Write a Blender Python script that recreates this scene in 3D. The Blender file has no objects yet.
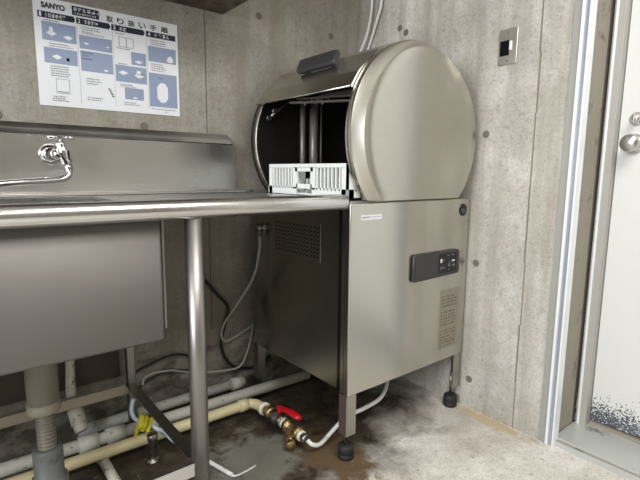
import bpy, bmesh, math, random
from mathutils import Vector, Matrix
random.seed(7)
S = bpy.context.scene
C = S.collection
PI = math.pi

# ------------------------------------------------------------------ camera
yaw, pitch, roll = math.radians(38.82), math.radians(8.34), math.radians(0.596)
Fw = Vector((math.sin(yaw)*math.cos(pitch), math.cos(yaw)*math.cos(pitch), -math.sin(pitch)))
Rt = Vector((math.cos(yaw), -math.sin(yaw), 0))
Up = Rt.cross(Fw)
R2 = Rt*math.cos(roll) + Up*math.sin(roll)
U2 = -Rt*math.sin(roll) + Up*math.cos(roll)
cd = bpy.data.cameras.new('camera'); cam = bpy.data.objects.new('camera', cd); C.objects.link(cam)
cam.matrix_world = Matrix(((R2.x, U2.x, -Fw.x, -1.588), (R2.y, U2.y, -Fw.y, -1.703), (R2.z, U2.z, -Fw.z, 0.943), (0, 0, 0, 1)))
cd.sensor_width = 36; cd.lens = 464.8/640*36; cd.clip_start = 0.02
S.camera = cam

# ------------------------------------------------------------------ world, lights, exposure
w = bpy.data.worlds.new('world'); S.world = w; w.use_nodes = True
w.node_tree.nodes['Background'].inputs[0].default_value = (0.75, 0.82, 0.9, 1)
w.node_tree.nodes['Background'].inputs[1].default_value = 0.3

def area(name, loc, target, sx, sy, power, col):
    l = bpy.data.lights.new(name, 'AREA'); l.shape = 'RECTANGLE'; l.size = sx; l.size_y = sy
    l.energy = power; l.color = col
    o = bpy.data.objects.new(name, l); C.objects.link(o); o.location = loc
    o.rotation_euler = (Vector(target)-Vector(loc)).to_track_quat('-Z', 'Y').to_euler()
    return o
area('ceiling_panel_light', (-1.1, -2.15, 2.42), (-1.1, -2.15, 0), 1.5, 1.0, 34, (1.0, 0.975, 0.94))
area('ceiling_panel_light', (-2.9, -3.0, 2.42), (-2.9, -3.0, 0), 1.2, 0.5, 8, (1.0, 0.97, 0.93))
area('window_daylight', (-3.9, -1.7, 1.6), (0, -1.4, 0.9), 1.5, 1.1, 66, (0.95, 0.97, 1.0))
S.view_settings.view_transform = 'Standard'; S.view_settings.look = 'None'
S.view_settings.gamma = 1.0; S.view_settings.exposure = 0.60
S.view_settings.use_curve_mapping = False

# ------------------------------------------------------------------ materials
def srgb(r, g, b):
    f = lambda c: (c/255/12.92) if c/255 <= 0.04045 else ((c/255+0.055)/1.055)**2.4
    return (f(r), f(g), f(b), 1)
def mat(name):
    m = bpy.data.materials.new(name); m.use_nodes = True
    return m, m.node_tree.nodes, m.node_tree.links, m.node_tree.nodes['Principled BSDF']
def ramp(N, stops):
    r = N.new('ShaderNodeValToRGB'); e = r.color_ramp.elements
    e[0].position, e[0].color = stops[0]; e[1].position, e[1].color = stops[-1]
    for p, c in stops[1:-1]:
        q = e.new(p); q.color = c
    return r
def noise(N, L, vec, scale, detail=6, rough=0.6, dist=0.0):
    n = N.new('ShaderNodeTexNoise'); n.inputs['Scale'].default_value = scale
    n.inputs['Detail'].default_value = detail; n.inputs['Roughness'].default_value = rough
    n.inputs['Distortion'].default_value = dist
    L.new(vec, n.inputs['Vector']); return n
def objco(N, L, sc=(1, 1, 1), loc=(0, 0, 0)):
    t = N.new('ShaderNodeTexCoord'); mp = N.new('ShaderNodeMapping')
    mp.inputs['Scale'].default_value = sc; mp.inputs['Location'].default_value = loc
    L.new(t.outputs['Object'], mp.inputs['Vector']); return mp.outputs[0]
def mix(N, L, fac, a, b, mode='MIX'):
    m = N.new('ShaderNodeMix'); m.data_type = 'RGBA'; m.blend_type = mode
    if isinstance(fac, float): m.inputs[0].default_value = fac
    else: L.new(fac, m.inputs[0])
    for i, x in ((6, a), (7, b)):
        if isinstance(x, tuple): m.inputs[i].default_value = x
        else: L.new(x, m.inputs[i])
    return m.outputs[2]
def bump(N, L, B, h, strength=0.3, dist=0.01):
    b = N.new('ShaderNodeBump'); b.inputs['Strength'].default_value = strength; b.inputs['Distance'].default_value = dist
    L.new(h, b.inputs['Height']); L.new(b.outputs[0], B.inputs['Normal'])
def plain(name, col, rough=0.5, metal=0.0, spec=None, dirt=0.0, dcol=(0.03, 0.025, 0.02, 1), dscale=30, coat=0):
    m, N, L, B = mat(name)
    B.inputs['Base Color'].default_value = col; B.inputs['Roughness'].default_value = rough; B.inputs['Metallic'].default_value = metal
    if spec is not None: B.inputs['Specular IOR Level'].default_value = spec
    if coat: B.inputs['Coat Weight'].default_value = coat
    v = objco(N, L)
    n = noise(N, L, v, dscale, 8, 0.65)
    if dirt > 0:
        r = ramp(N, [(0.60-dirt*0.35, (0, 0, 0, 1)), (0.74-dirt*0.3, (1, 1, 1, 1))])
        L.new(n.outputs[0], r.inputs[0]); L.new(mix(N, L, r.outputs[0], col, dcol), B.inputs['Base Color'])
    else:
        dk = tuple(c*0.88 for c in col[:3])+(1,)
        L.new(mix(N, L, n.outputs[0], dk, col), B.inputs['Base Color'])
    bump(N, L, B, n.outputs[0], 0.08, 0.002)
    return m
def concrete(name, light, dark, stain, scale=1.0, streak=True, loc=(0, 0, 0)):
    m, N, L, B = mat(name)
    v = objco(N, L, (1, 1, 1), loc)
    big = noise(N, L, v, 2.2*scale, 5, 0.6, 0.4)
    mid = noise(N, L, v, 11*scale, 8, 0.7, 0.2)
    fine = noise(N, L, v, 120*scale, 4, 0.7)
    r = ramp(N, [(0.33, dark), (0.66, light)]); L.new(big.outputs[0], r.inputs[0])
    r2 = ramp(N, [(0.38, (0.82, 0.81, 0.78, 1)), (0.62, (1, 1, 1, 1))]); L.new(mid.outputs[0], r2.inputs[0])
    c = mix(N, L, 0.8, r.outputs[0], r2.outputs[0], 'MULTIPLY')
    r3 = ramp(N, [(0.36, (0.66, 0.64, 0.6, 1)), (0.55, (1, 1, 1, 1)), (0.72, (1.12, 1.12, 1.1, 1))]); L.new(fine.outputs[0], r3.inputs[0])
    c = mix(N, L, 0.6, c, r3.outputs[0], 'MULTIPLY')
    sp = noise(N, L, v, 46*scale, 5, 0.75)
    r6 = ramp(N, [(0.34, (0.5, 0.48, 0.44, 1)), (0.47, (1, 1, 1, 1)), (0.60, (1.02, 1.02, 1.02, 1)), (0.70, (1.35, 1.35, 1.35, 1))]); L.new(sp.outputs[0], r6.inputs[0])
    c = mix(N, L, 0.55, c, r6.outputs[0], 'MULTIPLY')
    if streak:
        vs = objco(N, L, (9, 9, 0.7), loc)
        st = noise(N, L, vs, 1.3, 5, 0.6)
        r4 = ramp(N, [(0.44, (0, 0, 0, 1)), (0.70, (0.85, 0.85, 0.85, 1))]); L.new(st.outputs[0], r4.inputs[0])
        c = mix(N, L, r4.outputs[0], c, stain)
    vo = N.new('ShaderNodeTexVoronoi'); vo.inputs['Scale'].default_value = 38*scale; L.new(v, vo.inputs['Vector'])
    r5 = ramp(N, [(0.05, (1, 1, 1, 1)), (0.10, (0, 0, 0, 1))]); L.new(vo.outputs[0], r5.inputs[0])
    gate = ramp(N, [(0.56, (0, 0, 0, 1)), (0.62, (0.7, 0.7, 0.7, 1))]); L.new(mid.outputs[0], gate.inputs[0])
    pit = mix(N, L, 1.0, r5.outputs[0], gate.outputs[0], 'MULTIPLY')
    c = mix(N, L, pit, c, (0.12, 0.11, 0.09, 1))
    if name == 'wall_concrete':      # splash grime at the foot of the sink wall
        t = N.new('ShaderNodeTexCoord'); sp_ = N.new('ShaderNodeSeparateXYZ'); L.new(t.outputs['Object'], sp_.inputs[0])
        mr = N.new('ShaderNodeMapRange'); mr.inputs['From Min'].default_value = 0.0; mr.inputs['From Max'].default_value = 0.42
        mr.inputs['To Min'].default_value = 0.16; mr.inputs['To Max'].default_value = -0.22; L.new(sp_.outputs['Z'], mr.inputs['Value'])
        gn = noise(N, L, objco(N, L, (1, 1, 1.6), (4, 0, 1)), 7, 8, 0.7, 0.3)
        ad = N.new('ShaderNodeMath'); ad.operation = 'ADD'; L.new(gn.outputs[0], ad.inputs[0]); L.new(mr.outputs[0], ad.inputs[1])
        rg = ramp(N, [(0.50, (0, 0, 0, 1)), (0.64, (0.85, 0.85, 0.85, 1))]); L.new(ad.outputs[0], rg.inputs[0])
        c = mix(N, L, rg.outputs[0], c, srgb(72, 65, 56))
    L.new(c, B.inputs['Base Color'])
    B.inputs['Roughness'].default_value = 0.82
    h = mix(N, L, 0.5, mid.outputs[0], fine.outputs[0]); bump(N, L, B, h, 0.35, 0.004)
    return m, N, L, B, c
def steel(name, col=(0.62, 0.60, 0.56, 1), rough=0.24, aniso=0.6, streak=(1.5, 1.5, 160), smudge=0.10, bstr=0.03, rot=0.0, wave=0.0):
    m, N, L, B = mat(name)
    B.inputs['Metallic'].default_value = 1.0
    v = objco(N, L, streak)
    n = noise(N, L, v, 3.0, 6, 0.7)
    v2 = objco(N, L)
    s = noise(N, L, v2, 5.5, 7, 0.65, 0.5)
    a = N.new('ShaderNodeMath'); a.operation = 'MULTIPLY_ADD'; L.new(s.outputs[0], a.inputs[0]); a.inputs[1].default_value = smudge*2; a.inputs[2].default_value = rough-smudge
    b = N.new('ShaderNodeMath'); b.operation = 'MULTIPLY_ADD'; L.new(n.outputs[0], b.inputs[0]); b.inputs[1].default_value = 0.10; L.new(a.outputs[0], b.inputs[2])
    L.new(b.outputs[0], B.inputs['Roughness'])
    dk = tuple(c*0.84 for c in col[:3])+(1,)
    L.new(mix(N, L, n.outputs[0], dk, col), B.inputs['Base Color'])
    if aniso:
        B.inputs['Anisotropic'].default_value = aniso; B.inputs['Anisotropic Rotation'].default_value = rot
        t = N.new('ShaderNodeTangent'); t.direction_type = 'RADIAL'; t.axis = 'Z'; L.new(t.outputs[0], B.inputs['Tangent'])
    if wave:
        vw = objco(N, L); wv = noise(N, L, vw, 2.6, 2, 0.4)
        bump(N, L, B, wv.outputs[0], wave, 0.05)
    else:
        bump(N, L, B, n.outputs[0], bstr, 0.001)
    return m

M = {}
M['wall'], *_ = concrete('wall_concrete', srgb(166, 163, 155), srgb(138, 134, 125), srgb(128, 120, 106))
M['wall_r'], *_ = concrete('side_wall_concrete', srgb(214, 212, 207), srgb(178, 175, 168), srgb(150, 144, 132), 1.1, True, (3, 1, 2))
M['wall_far'], *_ = concrete('far_wall_concrete', srgb(150, 146, 138), srgb(120, 116, 108), srgb(110, 102, 90), 0.8)
M['ceil'], *_ = concrete('ceiling_concrete', srgb(195, 192, 184), srgb(175, 170, 160), srgb(150, 144, 130), 0.8, False)
M['hole'] = plain('form_tie_mortar', srgb(112, 106, 96), 0.9)
M['seam'] = plain('formwork_seam', srgb(84, 76, 62), 0.9)
M['seam2'] = plain('formwork_seam_pale', srgb(132, 122, 106), 0.9)
M['steel'] = steel('brushed_steel', (0.64, 0.625, 0.575, 1), 0.17, 0.85, smudge=0.02, rot=0.25, wave=0.03)
M['steel_disc'] = steel('drum_steel', (0.62, 0.60, 0.54, 1), 0.25, 0.85, smudge=0.03, rot=0.25, wave=0.05)
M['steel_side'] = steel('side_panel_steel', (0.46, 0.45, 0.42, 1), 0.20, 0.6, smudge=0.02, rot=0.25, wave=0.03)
M['steel_sink'] = steel('sink_steel', (0.62, 0.61, 0.59, 1), 0.26, 0.5, (1.2, 1.2, 140), wave=0.02)
M['steel_basin'] = steel('basin_steel', (0.215, 0.205, 0.195, 1), 0.50, 0.7, (1.2, 1.2, 60), wave=0.02, rot=0.25)  # sink steel darkened in colour to stand for the dim surroundings it mirrors
M['steel_rim'] = steel('rim_steel', (0.70, 0.69, 0.68, 1), 0.20, 0.0, (2, 60, 60))
M['steel_leg'] = steel('leg_steel', (0.33, 0.315, 0.30, 1), 0.36, 0.0, (60, 60, 2))
M['steel_in'] = steel('inner_steel', (0.07, 0.065, 0.06, 1), 0.5, 0.0)  # drum steel coloured near-black for the low light inside the chamber
M['chrome'] = plain('chrome', (0.78, 0.78, 0.79, 1), 0.08, 1.0)
M['satin'] = plain('satin_nickel', (0.62, 0.61, 0.59, 1), 0.28, 1.0)
M['angle'] = steel('angle_bar_steel', (0.30, 0.28, 0.26, 1), 0.32, 0.0, (20, 2, 20))
M['rail'] = plain('rail_painted_steel', srgb(176, 166, 150), 0.4, 0.2)
M['lowleg'] = plain('leg_paint_worn', srgb(165, 162, 148), 0.4, 0.7)
M['arm'] = plain('wash_arm_steel', (0.62, 0.61, 0.58, 1), 0.4, 0.6)
M['colm'] = plain('column_steel', (0.30, 0.29, 0.28, 1), 0.45, 0.5)
M['dkbrown'] = plain('dark_brown_matte', srgb(74, 62, 56), 0.7)
M['rubber'] = plain('black_rubber', srgb(34, 33, 34), 0.6)
M['blackp'] = plain('charcoal_plastic', srgb(52, 52, 54), 0.38)
M['black'] = plain('black_plastic', srgb(16, 16, 18), 0.2)
M['btn'] = plain('button_print', srgb(205, 208, 212), 0.4)
M['btn2'] = plain('button_print_dim', srgb(110, 112, 116), 0.4)
M['rackm'] = plain('rack_plastic', srgb(236, 240, 238), 0.42)
M['paper'] = plain('poster_paper', srgb(226, 229, 233), 0.32, dscale=4)
M['navy'] = plain('navy_print', srgb(36, 38, 58), 0.4)
M['blue'] = plain('blue_print', srgb(140, 153, 180), 0.4)
M['ink'] = plain('dark_ink', srgb(60, 60, 68), 0.5)
M['ink2'] = plain('grey_ink', srgb(120, 122, 130), 0.5)
M['pcream'] = plain('cream_pipe', srgb(212, 202, 160), 0.4, dirt=0.0)
M['pwhite'] = plain('grimy_white_pipe', srgb(205, 203, 194), 0.45, dirt=0.03, dcol=srgb(70, 62, 52), dscale=60)
M['pgrey'] = plain('weathered_grey_pipe', srgb(186, 184, 176), 0.6, dirt=0.10, dcol=srgb(70, 66, 58), dscale=60)
M['pspeck'] = plain('speckled_pipe', srgb(200, 196, 184), 0.6, dirt=0.15, dcol=srgb(80, 70, 58), dscale=70)
M['drain'] = plain('tan_drain_plastic', srgb(126, 121, 108), 0.5)
M['nutm'] = plain('pale_nut', srgb(158, 153, 138), 0.5)
M['dgrey'] = plain('slate_grey_pvc', srgb(94, 97, 97), 0.5, dirt=0.15, dscale=20)
M['brass'] = plain('brass', srgb(176, 152, 108), 0.42, 0.8, dirt=0.3, dcol=srgb(80, 60, 34), dscale=60)
M['nickel'] = plain('dull_nickel', srgb(150, 146, 138), 0.35, 0.9, dirt=0.3, dscale=60)
M['red'] = plain('red_lever', srgb(190, 22, 30), 0.35)
M['tape'] = plain('white_seal_tape', srgb(225, 222, 214), 0.6)
M['hosew'] = plain('white_hose', srgb(222, 222, 220), 0.35)
M['hoseg'] = plain('grey_hose', srgb(168, 168, 160), 0.4)
M['hoseb'] = plain('pale_blue_hose', srgb(188, 206, 222), 0.35)
M['cable'] = plain('black_cable', srgb(20, 20, 20), 0.45)
M['yellow'] = plain('yellow_cloth', srgb(206, 196, 48), 0.8, dirt=0.1, dcol=srgb(120, 110, 20))
M['alu'] = plain('white_aluminium', srgb(240, 244, 248), 0.3, 0.1)
M['alug2'] = plain('channel_metal', srgb(176, 182, 192), 0.35, 0.5)
M['alug'] = plain('grey_painted_strip', srgb(158, 160, 154), 0.5)
M['reveal'] = plain('reveal_paint', srgb(148, 142, 128), 0.55, dirt=0.08, dscale=12)
M['dframe'] = plain('door_frame_paint', srgb(172, 170, 164), 0.45)
M['gap'] = plain('dark_seal', srgb(84, 78, 70), 0.8)
M['cab'] = plain('cabinet_brown', srgb(92, 80, 66), 0.55, dirt=0.5, dcol=srgb(40, 33, 26), dscale=18)
M['stick'] = plain('spec_label_silver', srgb(150, 144, 130), 0.45, 0.3)
M['stick2'] = plain('spec_label_ink', srgb(112, 104, 92), 0.5)
M['rust'] = plain('rust_flakes', srgb(80, 54, 38), 0.9, dirt=0.5, dcol=srgb(190, 180, 165), dscale=60)
M['sill'] = plain('threshold_metal', srgb(196, 200, 196), 0.4, 0.4, dirt=0.08, dscale=8)
M['plate'] = steel('switch_plate_steel', (0.72, 0.69, 0.62, 1), 0.35, 0.0)

# floor : wet looking concrete with brown-black damp patches of their own shape
def floor_mat():
    m, N, L, B, c = concrete('floor_concrete', srgb(228, 225, 220), srgb(184, 179, 170), srgb(150, 140, 120), 1.3, False, (5, 2, 0))
    v = objco(N, L)
    def patch(cx, cy, rx, ry, soft=0.35, edge=0.55, nscale=6, seed=0.0, rz=0.0):
        t = N.new('ShaderNodeTexCoord'); mp = N.new('ShaderNodeMapping'); mp.vector_type = 'TEXTURE'
        mp.inputs['Location'].default_value = (cx, cy, 0); mp.inputs['Scale'].default_value = (rx, ry, 1); mp.inputs['Rotation'].default_value = (0, 0, rz)
        L.new(t.outputs['Object'], mp.inputs['Vector'])
        ln = N.new('ShaderNodeVectorMath'); ln.operation = 'LENGTH'; L.new(mp.outputs[0], ln.inputs[0])
        n = noise(N, L, objco(N, L, (1, 1, 1), (seed, seed, 0)), nscale, 7, 0.65, 0.4)
        a = N.new('ShaderNodeMath'); a.operation = 'MULTIPLY_ADD'; L.new(n.outputs[0], a.inputs[0]); a.inputs[1].default_value = edge*2; a.inputs[2].default_value = -edge
        b = N.new('ShaderNodeMath'); b.operation = 'ADD'; L.new(a.outputs[0], b.inputs[0]); L.new(ln.outputs['Value'], b.inputs[1])
        r = ramp(N, [(0.62, (1, 1, 1, 1)), (0.62+soft, (0, 0, 0, 1))]); L.new(b.outputs[0], r.inputs[0])
        return r.outputs[0]
    d1 = patch(-0.75, -0.22, 0.95, 0.62, 0.35, 0.45, 5, 1.3)
    grime = noise(N, L, v, 16, 8, 0.7, 0.3)
    rg = ramp(N, [(0.35, srgb(38, 31, 25)), (0.7, srgb(86, 75, 62))]); L.new(grime.outputs[0], rg.inputs[0])
    c = mix(N, L, d1, c, rg.outputs[0])
    d2 = patch(-0.86, -0.47, 0.20, 0.17, 0.5, 1.1, 13, 4.0)           # scrubbed grey patch in front of the valve
    c = mix(N, L, d2, c, srgb(118, 117, 108))
    d3 = patch(-0.64, -0.60, 0.12, 0.22, 0.6, 1.2, 16, 7.0)
    c = mix(N, L, d3, c, srgb(98, 80, 58))
    d4 = patch(-0.030, -0.80, 0.035, 0.20, 0.8, 1.5, 22, 2.0)         # rust by the wall foot
    c = mix(N, L, d4, c, srgb(182, 166, 140))
    pores = N.new('ShaderNodeTexVoronoi'); pores.inputs['Scale'].default_value = 24; L.new(v, pores.inputs['Vector'])
    rp = ramp(N, [(0.04, (1, 1, 1, 1)), (0.12, (0, 0, 0, 1))]); L.new(pores.outputs[0], rp.inputs[0])
    c = mix(N, L, rp.outputs[0], c, srgb(126, 120, 110))
    L.new(c, B.inputs['Base Color'])
    wet = ramp(N, [(0.35, (0.35, 0.35, 0.35, 1)), (0.7, (0.75, 0.75, 0.75, 1))]); L.new(grime.outputs[0], wet.inputs[0])
    rr = mix(N, L, d1, (0.72, 0.72, 0.72, 1), wet.outputs[0]); L.new(rr, B.inputs['Roughness'])
    return m
M['floor'] = floor_mat()

def door_mat():
    m, N, L, B = mat('door_white_paint')
    v = objco(N, L)
    base = srgb(214, 215, 213)
    t = N.new('ShaderNodeTexCoord'); sp = N.new('ShaderNodeSeparateXYZ'); L.new(t.outputs['Object'], sp.inputs[0])
    mr = N.new('ShaderNodeMapRange'); mr.inputs['From Min'].default_value = 0.06; mr.inputs['From Max'].default_value = 0.21
    mr.inputs['To Min'].default_value = 0.20; mr.inputs['To Max'].default_value = -0.22; L.new(sp.outputs['Z'], mr.inputs['Value'])
    n = noise(N, L, v, 150, 3, 0.6); n2 = noise(N, L, v, 9, 4, 0.6)
    a = N.new('ShaderNodeMath'); a.operation = 'ADD'; L.new(n.outputs[0], a.inputs[0]); L.new(mr.outputs[0], a.inputs[1])
    a2 = N.new('ShaderNodeMath'); a2.operation = 'MULTIPLY_ADD'; L.new(n2.outputs[0], a2.inputs[0]); a2.inputs[1].default_value = 0.30; L.new(a.outputs[0], a2.inputs[2])
    r = ramp(N, [(0.72, (0, 0, 0, 1)), (0.80, (1, 1, 1, 1))]); L.new(a2.outputs[0], r.inputs[0])
    c = mix(N, L, r.outputs[0], base, srgb(78, 80, 92))
    vs = objco(N, L, (1, 3, 26)); s = noise(N, L, vs, 5, 6, 0.75)
    r2 = ramp(N, [(0.66, (0, 0, 0, 1)), (0.74, (0.4, 0.4, 0.4, 1))]); L.new(s.outputs[0], r2.inputs[0])
    c = mix(N, L, r2.outputs[0], c, srgb(160, 156, 150))
    L.new(c, B.inputs['Base Color']); B.inputs['Roughness'].default_value = 0.38
    return m
M['door'] = door_mat()

# ------------------------------------------------------------------ geometry helpers
class MB:
    def __init__(s): s.bm = bmesh.new(); s.mats = []; s.mi = 0
    def use(s, m):
        if m not in s.mats: s.mats.append(m)
        s.mi = s.mats.index(m); return s
    def face(s, pts, smooth=False):
        vs = [s.bm.verts.new(p) for p in pts]; f = s.bm.faces.new(vs); f.material_index = s.mi; f.smooth = smooth; return f
    def box(s, x0, x1, y0, y1, z0, z1, bev=0.0, seg=2):
        r = bmesh.ops.create_cube(s.bm, size=1)
        bmesh.ops.transform(s.bm, verts=r['verts'], matrix=Matrix.Translation(((x0+x1)/2, (y0+y1)/2, (z0+z1)/2)) @ Matrix.Diagonal((abs(x1-x0), abs(y1-y0), abs(z1-z0), 1)))
        fs = set(f for v in r['verts'] for f in v.link_faces)
        for f in fs: f.material_index = s.mi
        if bev:
            es = list(set(e for f in fs for e in f.edges))
            q = bmesh.ops.bevel(s.bm, geom=es, offset=bev, segments=seg, affect='EDGES', profile=0.5, material=-1)
            for f in q['faces']: f.material_index = s.mi; f.smooth = True
        return s
    def ring_strip(s, rings, smooth=True, close_u=True, caps=(True, True)):
        rv = [[s.bm.verts.new(p) for p in r] for r in rings]
        n = len(rv[0])
        for a, b in zip(rv[:-1], rv[1:]):
            for i in range(n if close_u else n-1):
                f = s.bm.faces.new((a[i], a[(i+1) % n], b[(i+1) % n], b[i])); f.smooth = smooth; f.material_index = s.mi
        if close_u:
            if caps[0]: f = s.bm.faces.new(rv[0][::-1]); f.material_index = s.mi
            if caps[1]: f = s.bm.faces.new(rv[-1]); f.material_index = s.mi
        return s
    def tube(s, pts, r, n=14, smooth_path=0, caps=(True, True)):
        P = [Vector(p) for p in pts]
        rs = list(r) if isinstance(r, (list, tuple)) else [r]*len(P)
        if smooth_path:
            Q, RR = [], []
            for i in range(len(P)-1):
                p0 = P[max(i-1, 0)]; p1 = P[i]; p2 = P[i+1]; p3 = P[min(i+2, len(P)-1)]
                for k in range(smooth_path):
                    t = k/smooth_path
                    Q.append(0.5*((2*p1)+(p2-p0)*t+(2*p0-5*p1+4*p2-p3)*t*t+(3*p1-p0-3*p2+p3)*t**3)); RR.append(rs[i]*(1-t)+rs[i+1]*t)
            Q.append(P[-1]); RR.append(rs[-1]); P, rs = Q, RR
        rings = []; prev = None
        for i, p in enumerate(P):
            if i == 0: t = P[1]-P[0]
            elif i == len(P)-1: t = P[-1]-P[-2]
            else: t = (P[i+1]-p).normalized()+(p-P[i-1]).normalized()
            if t.length < 1e-9: t = Vector((0, 0, 1))
            t.normalize()
            if prev is None:
                a = Vector((0, 0, 1)) if abs(t.z) < 0.9 else Vector((1, 0, 0))
                u = t.cross(a).normalized()
            else:
                u = (prev-t*prev.dot(t)).normalized()
            prev = u; v = t.cross(u)
            rings.append([p+(u*math.cos(2*PI*k/n)+v*math.sin(2*PI*k/n))*rs[i] for k in range(n)])
        return s.ring_strip(rings, caps=caps)
    def lathe(s, origin, axis, prof, n=24):       # prof: (distance along axis, radius)
        o = Vector(origin); a = Vector(axis).normalized()
        b = Vector((0, 0, 1)) if abs(a.z) < 0.9 else Vector((1, 0, 0)); u = a.cross(b).normalized(); v = a.cross(u)
        rings = [[o+a*d+(u*math.cos(2*PI*k/n)+v*math.sin(2*PI*k/n))*max(r, 1e-4) for k in range(n)] for d, r in prof]
        return s.ring_strip(rings)
    def prism(s, poly, d0, d1, axis='y', bev=0):   # poly in the plane normal to axis
        def P(a, b, d): return {'y': (a, d, b), 'x': (d, a, b), 'z': (a, b, d)}[axis]
        A = [s.bm.verts.new(P(a, b, d0)) for a, b in poly]; Bv = [s.bm.verts.new(P(a, b, d1)) for a, b in poly]
        n = len(poly); fs = [s.bm.faces.new(A[::-1]), s.bm.faces.new(Bv)]
        for i in range(n): fs.append(s.bm.faces.new((A[i], A[(i+1) % n], Bv[(i+1) % n], Bv[i])))
        for f in fs: f.material_index = s.mi
        if bev:
            es = list(set(e for f in fs[:2] for e in f.edges))
            q = bmesh.ops.bevel(s.bm, geom=es, offset=bev, segments=2, affect='EDGES', profile=0.5, material=-1)
            for f in q['faces']: f.material_index = s.mi; f.smooth = True
        return s
    def text(s, body, pos, h, X=(1, 0, 0), Y=(0, 0, 1), width=None, bold=0.0, center=False):
        c = bpy.data.curves.new('tmp', 'FONT'); c.body = body; c.size = 1; c.offset = bold; c.resolution_u = 3
        o = bpy.data.objects.new('tmp', c); C.objects.link(o)
        me = bpy.data.meshes.new_from_object(o.evaluated_get(bpy.context.evaluated_depsgraph_get()))
        xs = [v.co.x for v in me.vertices]; ys = [v.co.y for v in me.vertices]
        x0, x1, y0, y1 = min(xs), max(xs), min(ys), max(ys)
        k = h/(y1-y0); kx = (width/(x1-x0)) if width else k
        X = Vector(X); Y = Vector(Y); p = Vector(pos)
        if center: p = p-X*(x1-x0)*kx/2-Y*h/2
        vs = [s.bm.verts.new(p+X*(v.co.x-x0)*kx+Y*(v.co.y-y0)*k) for v in me.vertices]
        for pl in me.polygons:
            try: f = s.bm.faces.new([vs[i] for i in pl.vertices]); f.material_index = s.mi
            except ValueError: pass
        bpy.data.objects.remove(o); bpy.data.curves.remove(c); bpy.data.meshes.remove(me)
        return s
    def build(s, name, parent=None, m=None, origin=None, recalc=True):
        if m is not None and not s.mats: s.mats = [m]
        if recalc: bmesh.ops.recalc_face_normals(s.bm, faces=s.bm.faces)
        me = bpy.data.meshes.new(name)
        off = Vector(origin) if origin else Vector((0, 0, 0))
        if parent is not None: off = world_loc(parent)
        bmesh.ops.translate(s.bm, verts=s.bm.verts, vec=-off)
        s.bm.to_mesh(me); s.bm.free()
        for q in s.mats: me.materials.append(q)
        o = bpy.data.objects.new(name, me); C.objects.link(o)
        if parent is not None: o.parent = parent
        else: o.location = off
        return o
def world_loc(o):
    v = Vector((0, 0, 0))
    while o is not None: v = v+Vector(o.location); o = o.parent
    return v
def thing(name, label, cat, loc, group=None):
    o = bpy.data.objects.new(name, None); C.objects.link(o); o.location = loc; o.empty_display_size = 0.05
    return tag(o, label, cat, group)
def tag(o, label, cat, group=None):
    o['label'] = label; o['category'] = cat
    if group: o['group'] = group
    return o
def struct(o): o['kind'] = 'structure'; return o
def Q(m): return MB().use(m)

# ------------------------------------------------------------------ room shell
# back wall (poster wall, y = 0)
b = Q(M['wall']); b.box(-4.0, 0.0, 0.0, 0.15, -0.05, 2.5)
b.use(M['seam']); b.box(-0.7835, -0.7805, -0.0006, 0.01, 0.3, 2.5); b.box(-2.60, -2.597, -0.0006, 0.01, 0.3, 2.5)
b.use(M['hole'])
for x, z in [(-1.021, 1.096), (-0.166, 1.552), (-0.545, 1.561), (-0.545, 1.10), (-0.17, 1.10), (-1.021, 0.62), (-0.56, 0.62), (-1.45, 0.62), (-1.45, 1.10), (-1.9, 1.1)]:
    b.lathe((x, 0.004, z), (0, -1, 0), [(0, 0.0135), (0.0052, 0.0135), (0.0046, 0.010), (0.0046, 0.0001)], 18)
b.lathe((-0.849, 0.004, 1.509), (0, -1, 0), [(0, 0.004), (0.006, 0.003)], 10)
struct(b.build('wall_back'))
# right wall (x = 0) with the doorway from y=-1.025 to y=-1.90
b = Q(M['wall_r']); b.box(0.0, 0.30, -1.0, 0.15, -0.05, 2.5); b.box(0.0, 0.30, -4.0, -1.90, -0.05, 2.5); b.box(0.0, 0.30, -1.90, -1.0, 2.05, 2.5)
b.use(M['seam2']); 
zz = [-0.0, 0.18, 0.4, 0.63, 0.9, 1.15, 1.35, 1.6, 2.05, 2.5]
for k in range(len(zz)-1):
    j = 0.002*math.sin(k*2.3); wdt = 0.0016+0.0012*abs(math.sin(k*1.7))
    b.box(-0.001, 0.01, -0.893-wdt+j, -0.893+wdt+j, zz[k], zz[k+1])
b.use(M['hole'])
for y, z in [(-0.264, 1.56), (-0.30, 1.534), (-0.709, 1.088), (-0.699, 0.598), (-0.699, 0.121), (-0.264, 1.09), (-0.264, 0.6), (-0.264, 0.12)]:
    b.lathe((0.004, y, z), (-1, 0, 0), [(0, 0.0135), (0.0052, 0.0135), (0.0046, 0.010), (0.0046, 0.0001)], 18)
struct(b.build('wall_right'))
b = Q(M['wall_far']); b.box(-4.15, -4.0, -4.0, 0.15, -0.05, 2.5); struct(b.build('wall_left'))
b = Q(M['wall_far']); b.box(-4.15, 0.30, -4.15, -4.0, -0.05, 2.5); struct(b.build('wall_front'))
b = Q(M['floor']); b.box(-4.15, 0.30, -4.15, 0.15, -0.10, 0.0)
struct(b.build('floor'))
b = Q(M['ceil']); b.box(-4.15, 0.30, -4.15, 0.15, 2.5, 2.6); struct(b.build('ceiling'))

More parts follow.
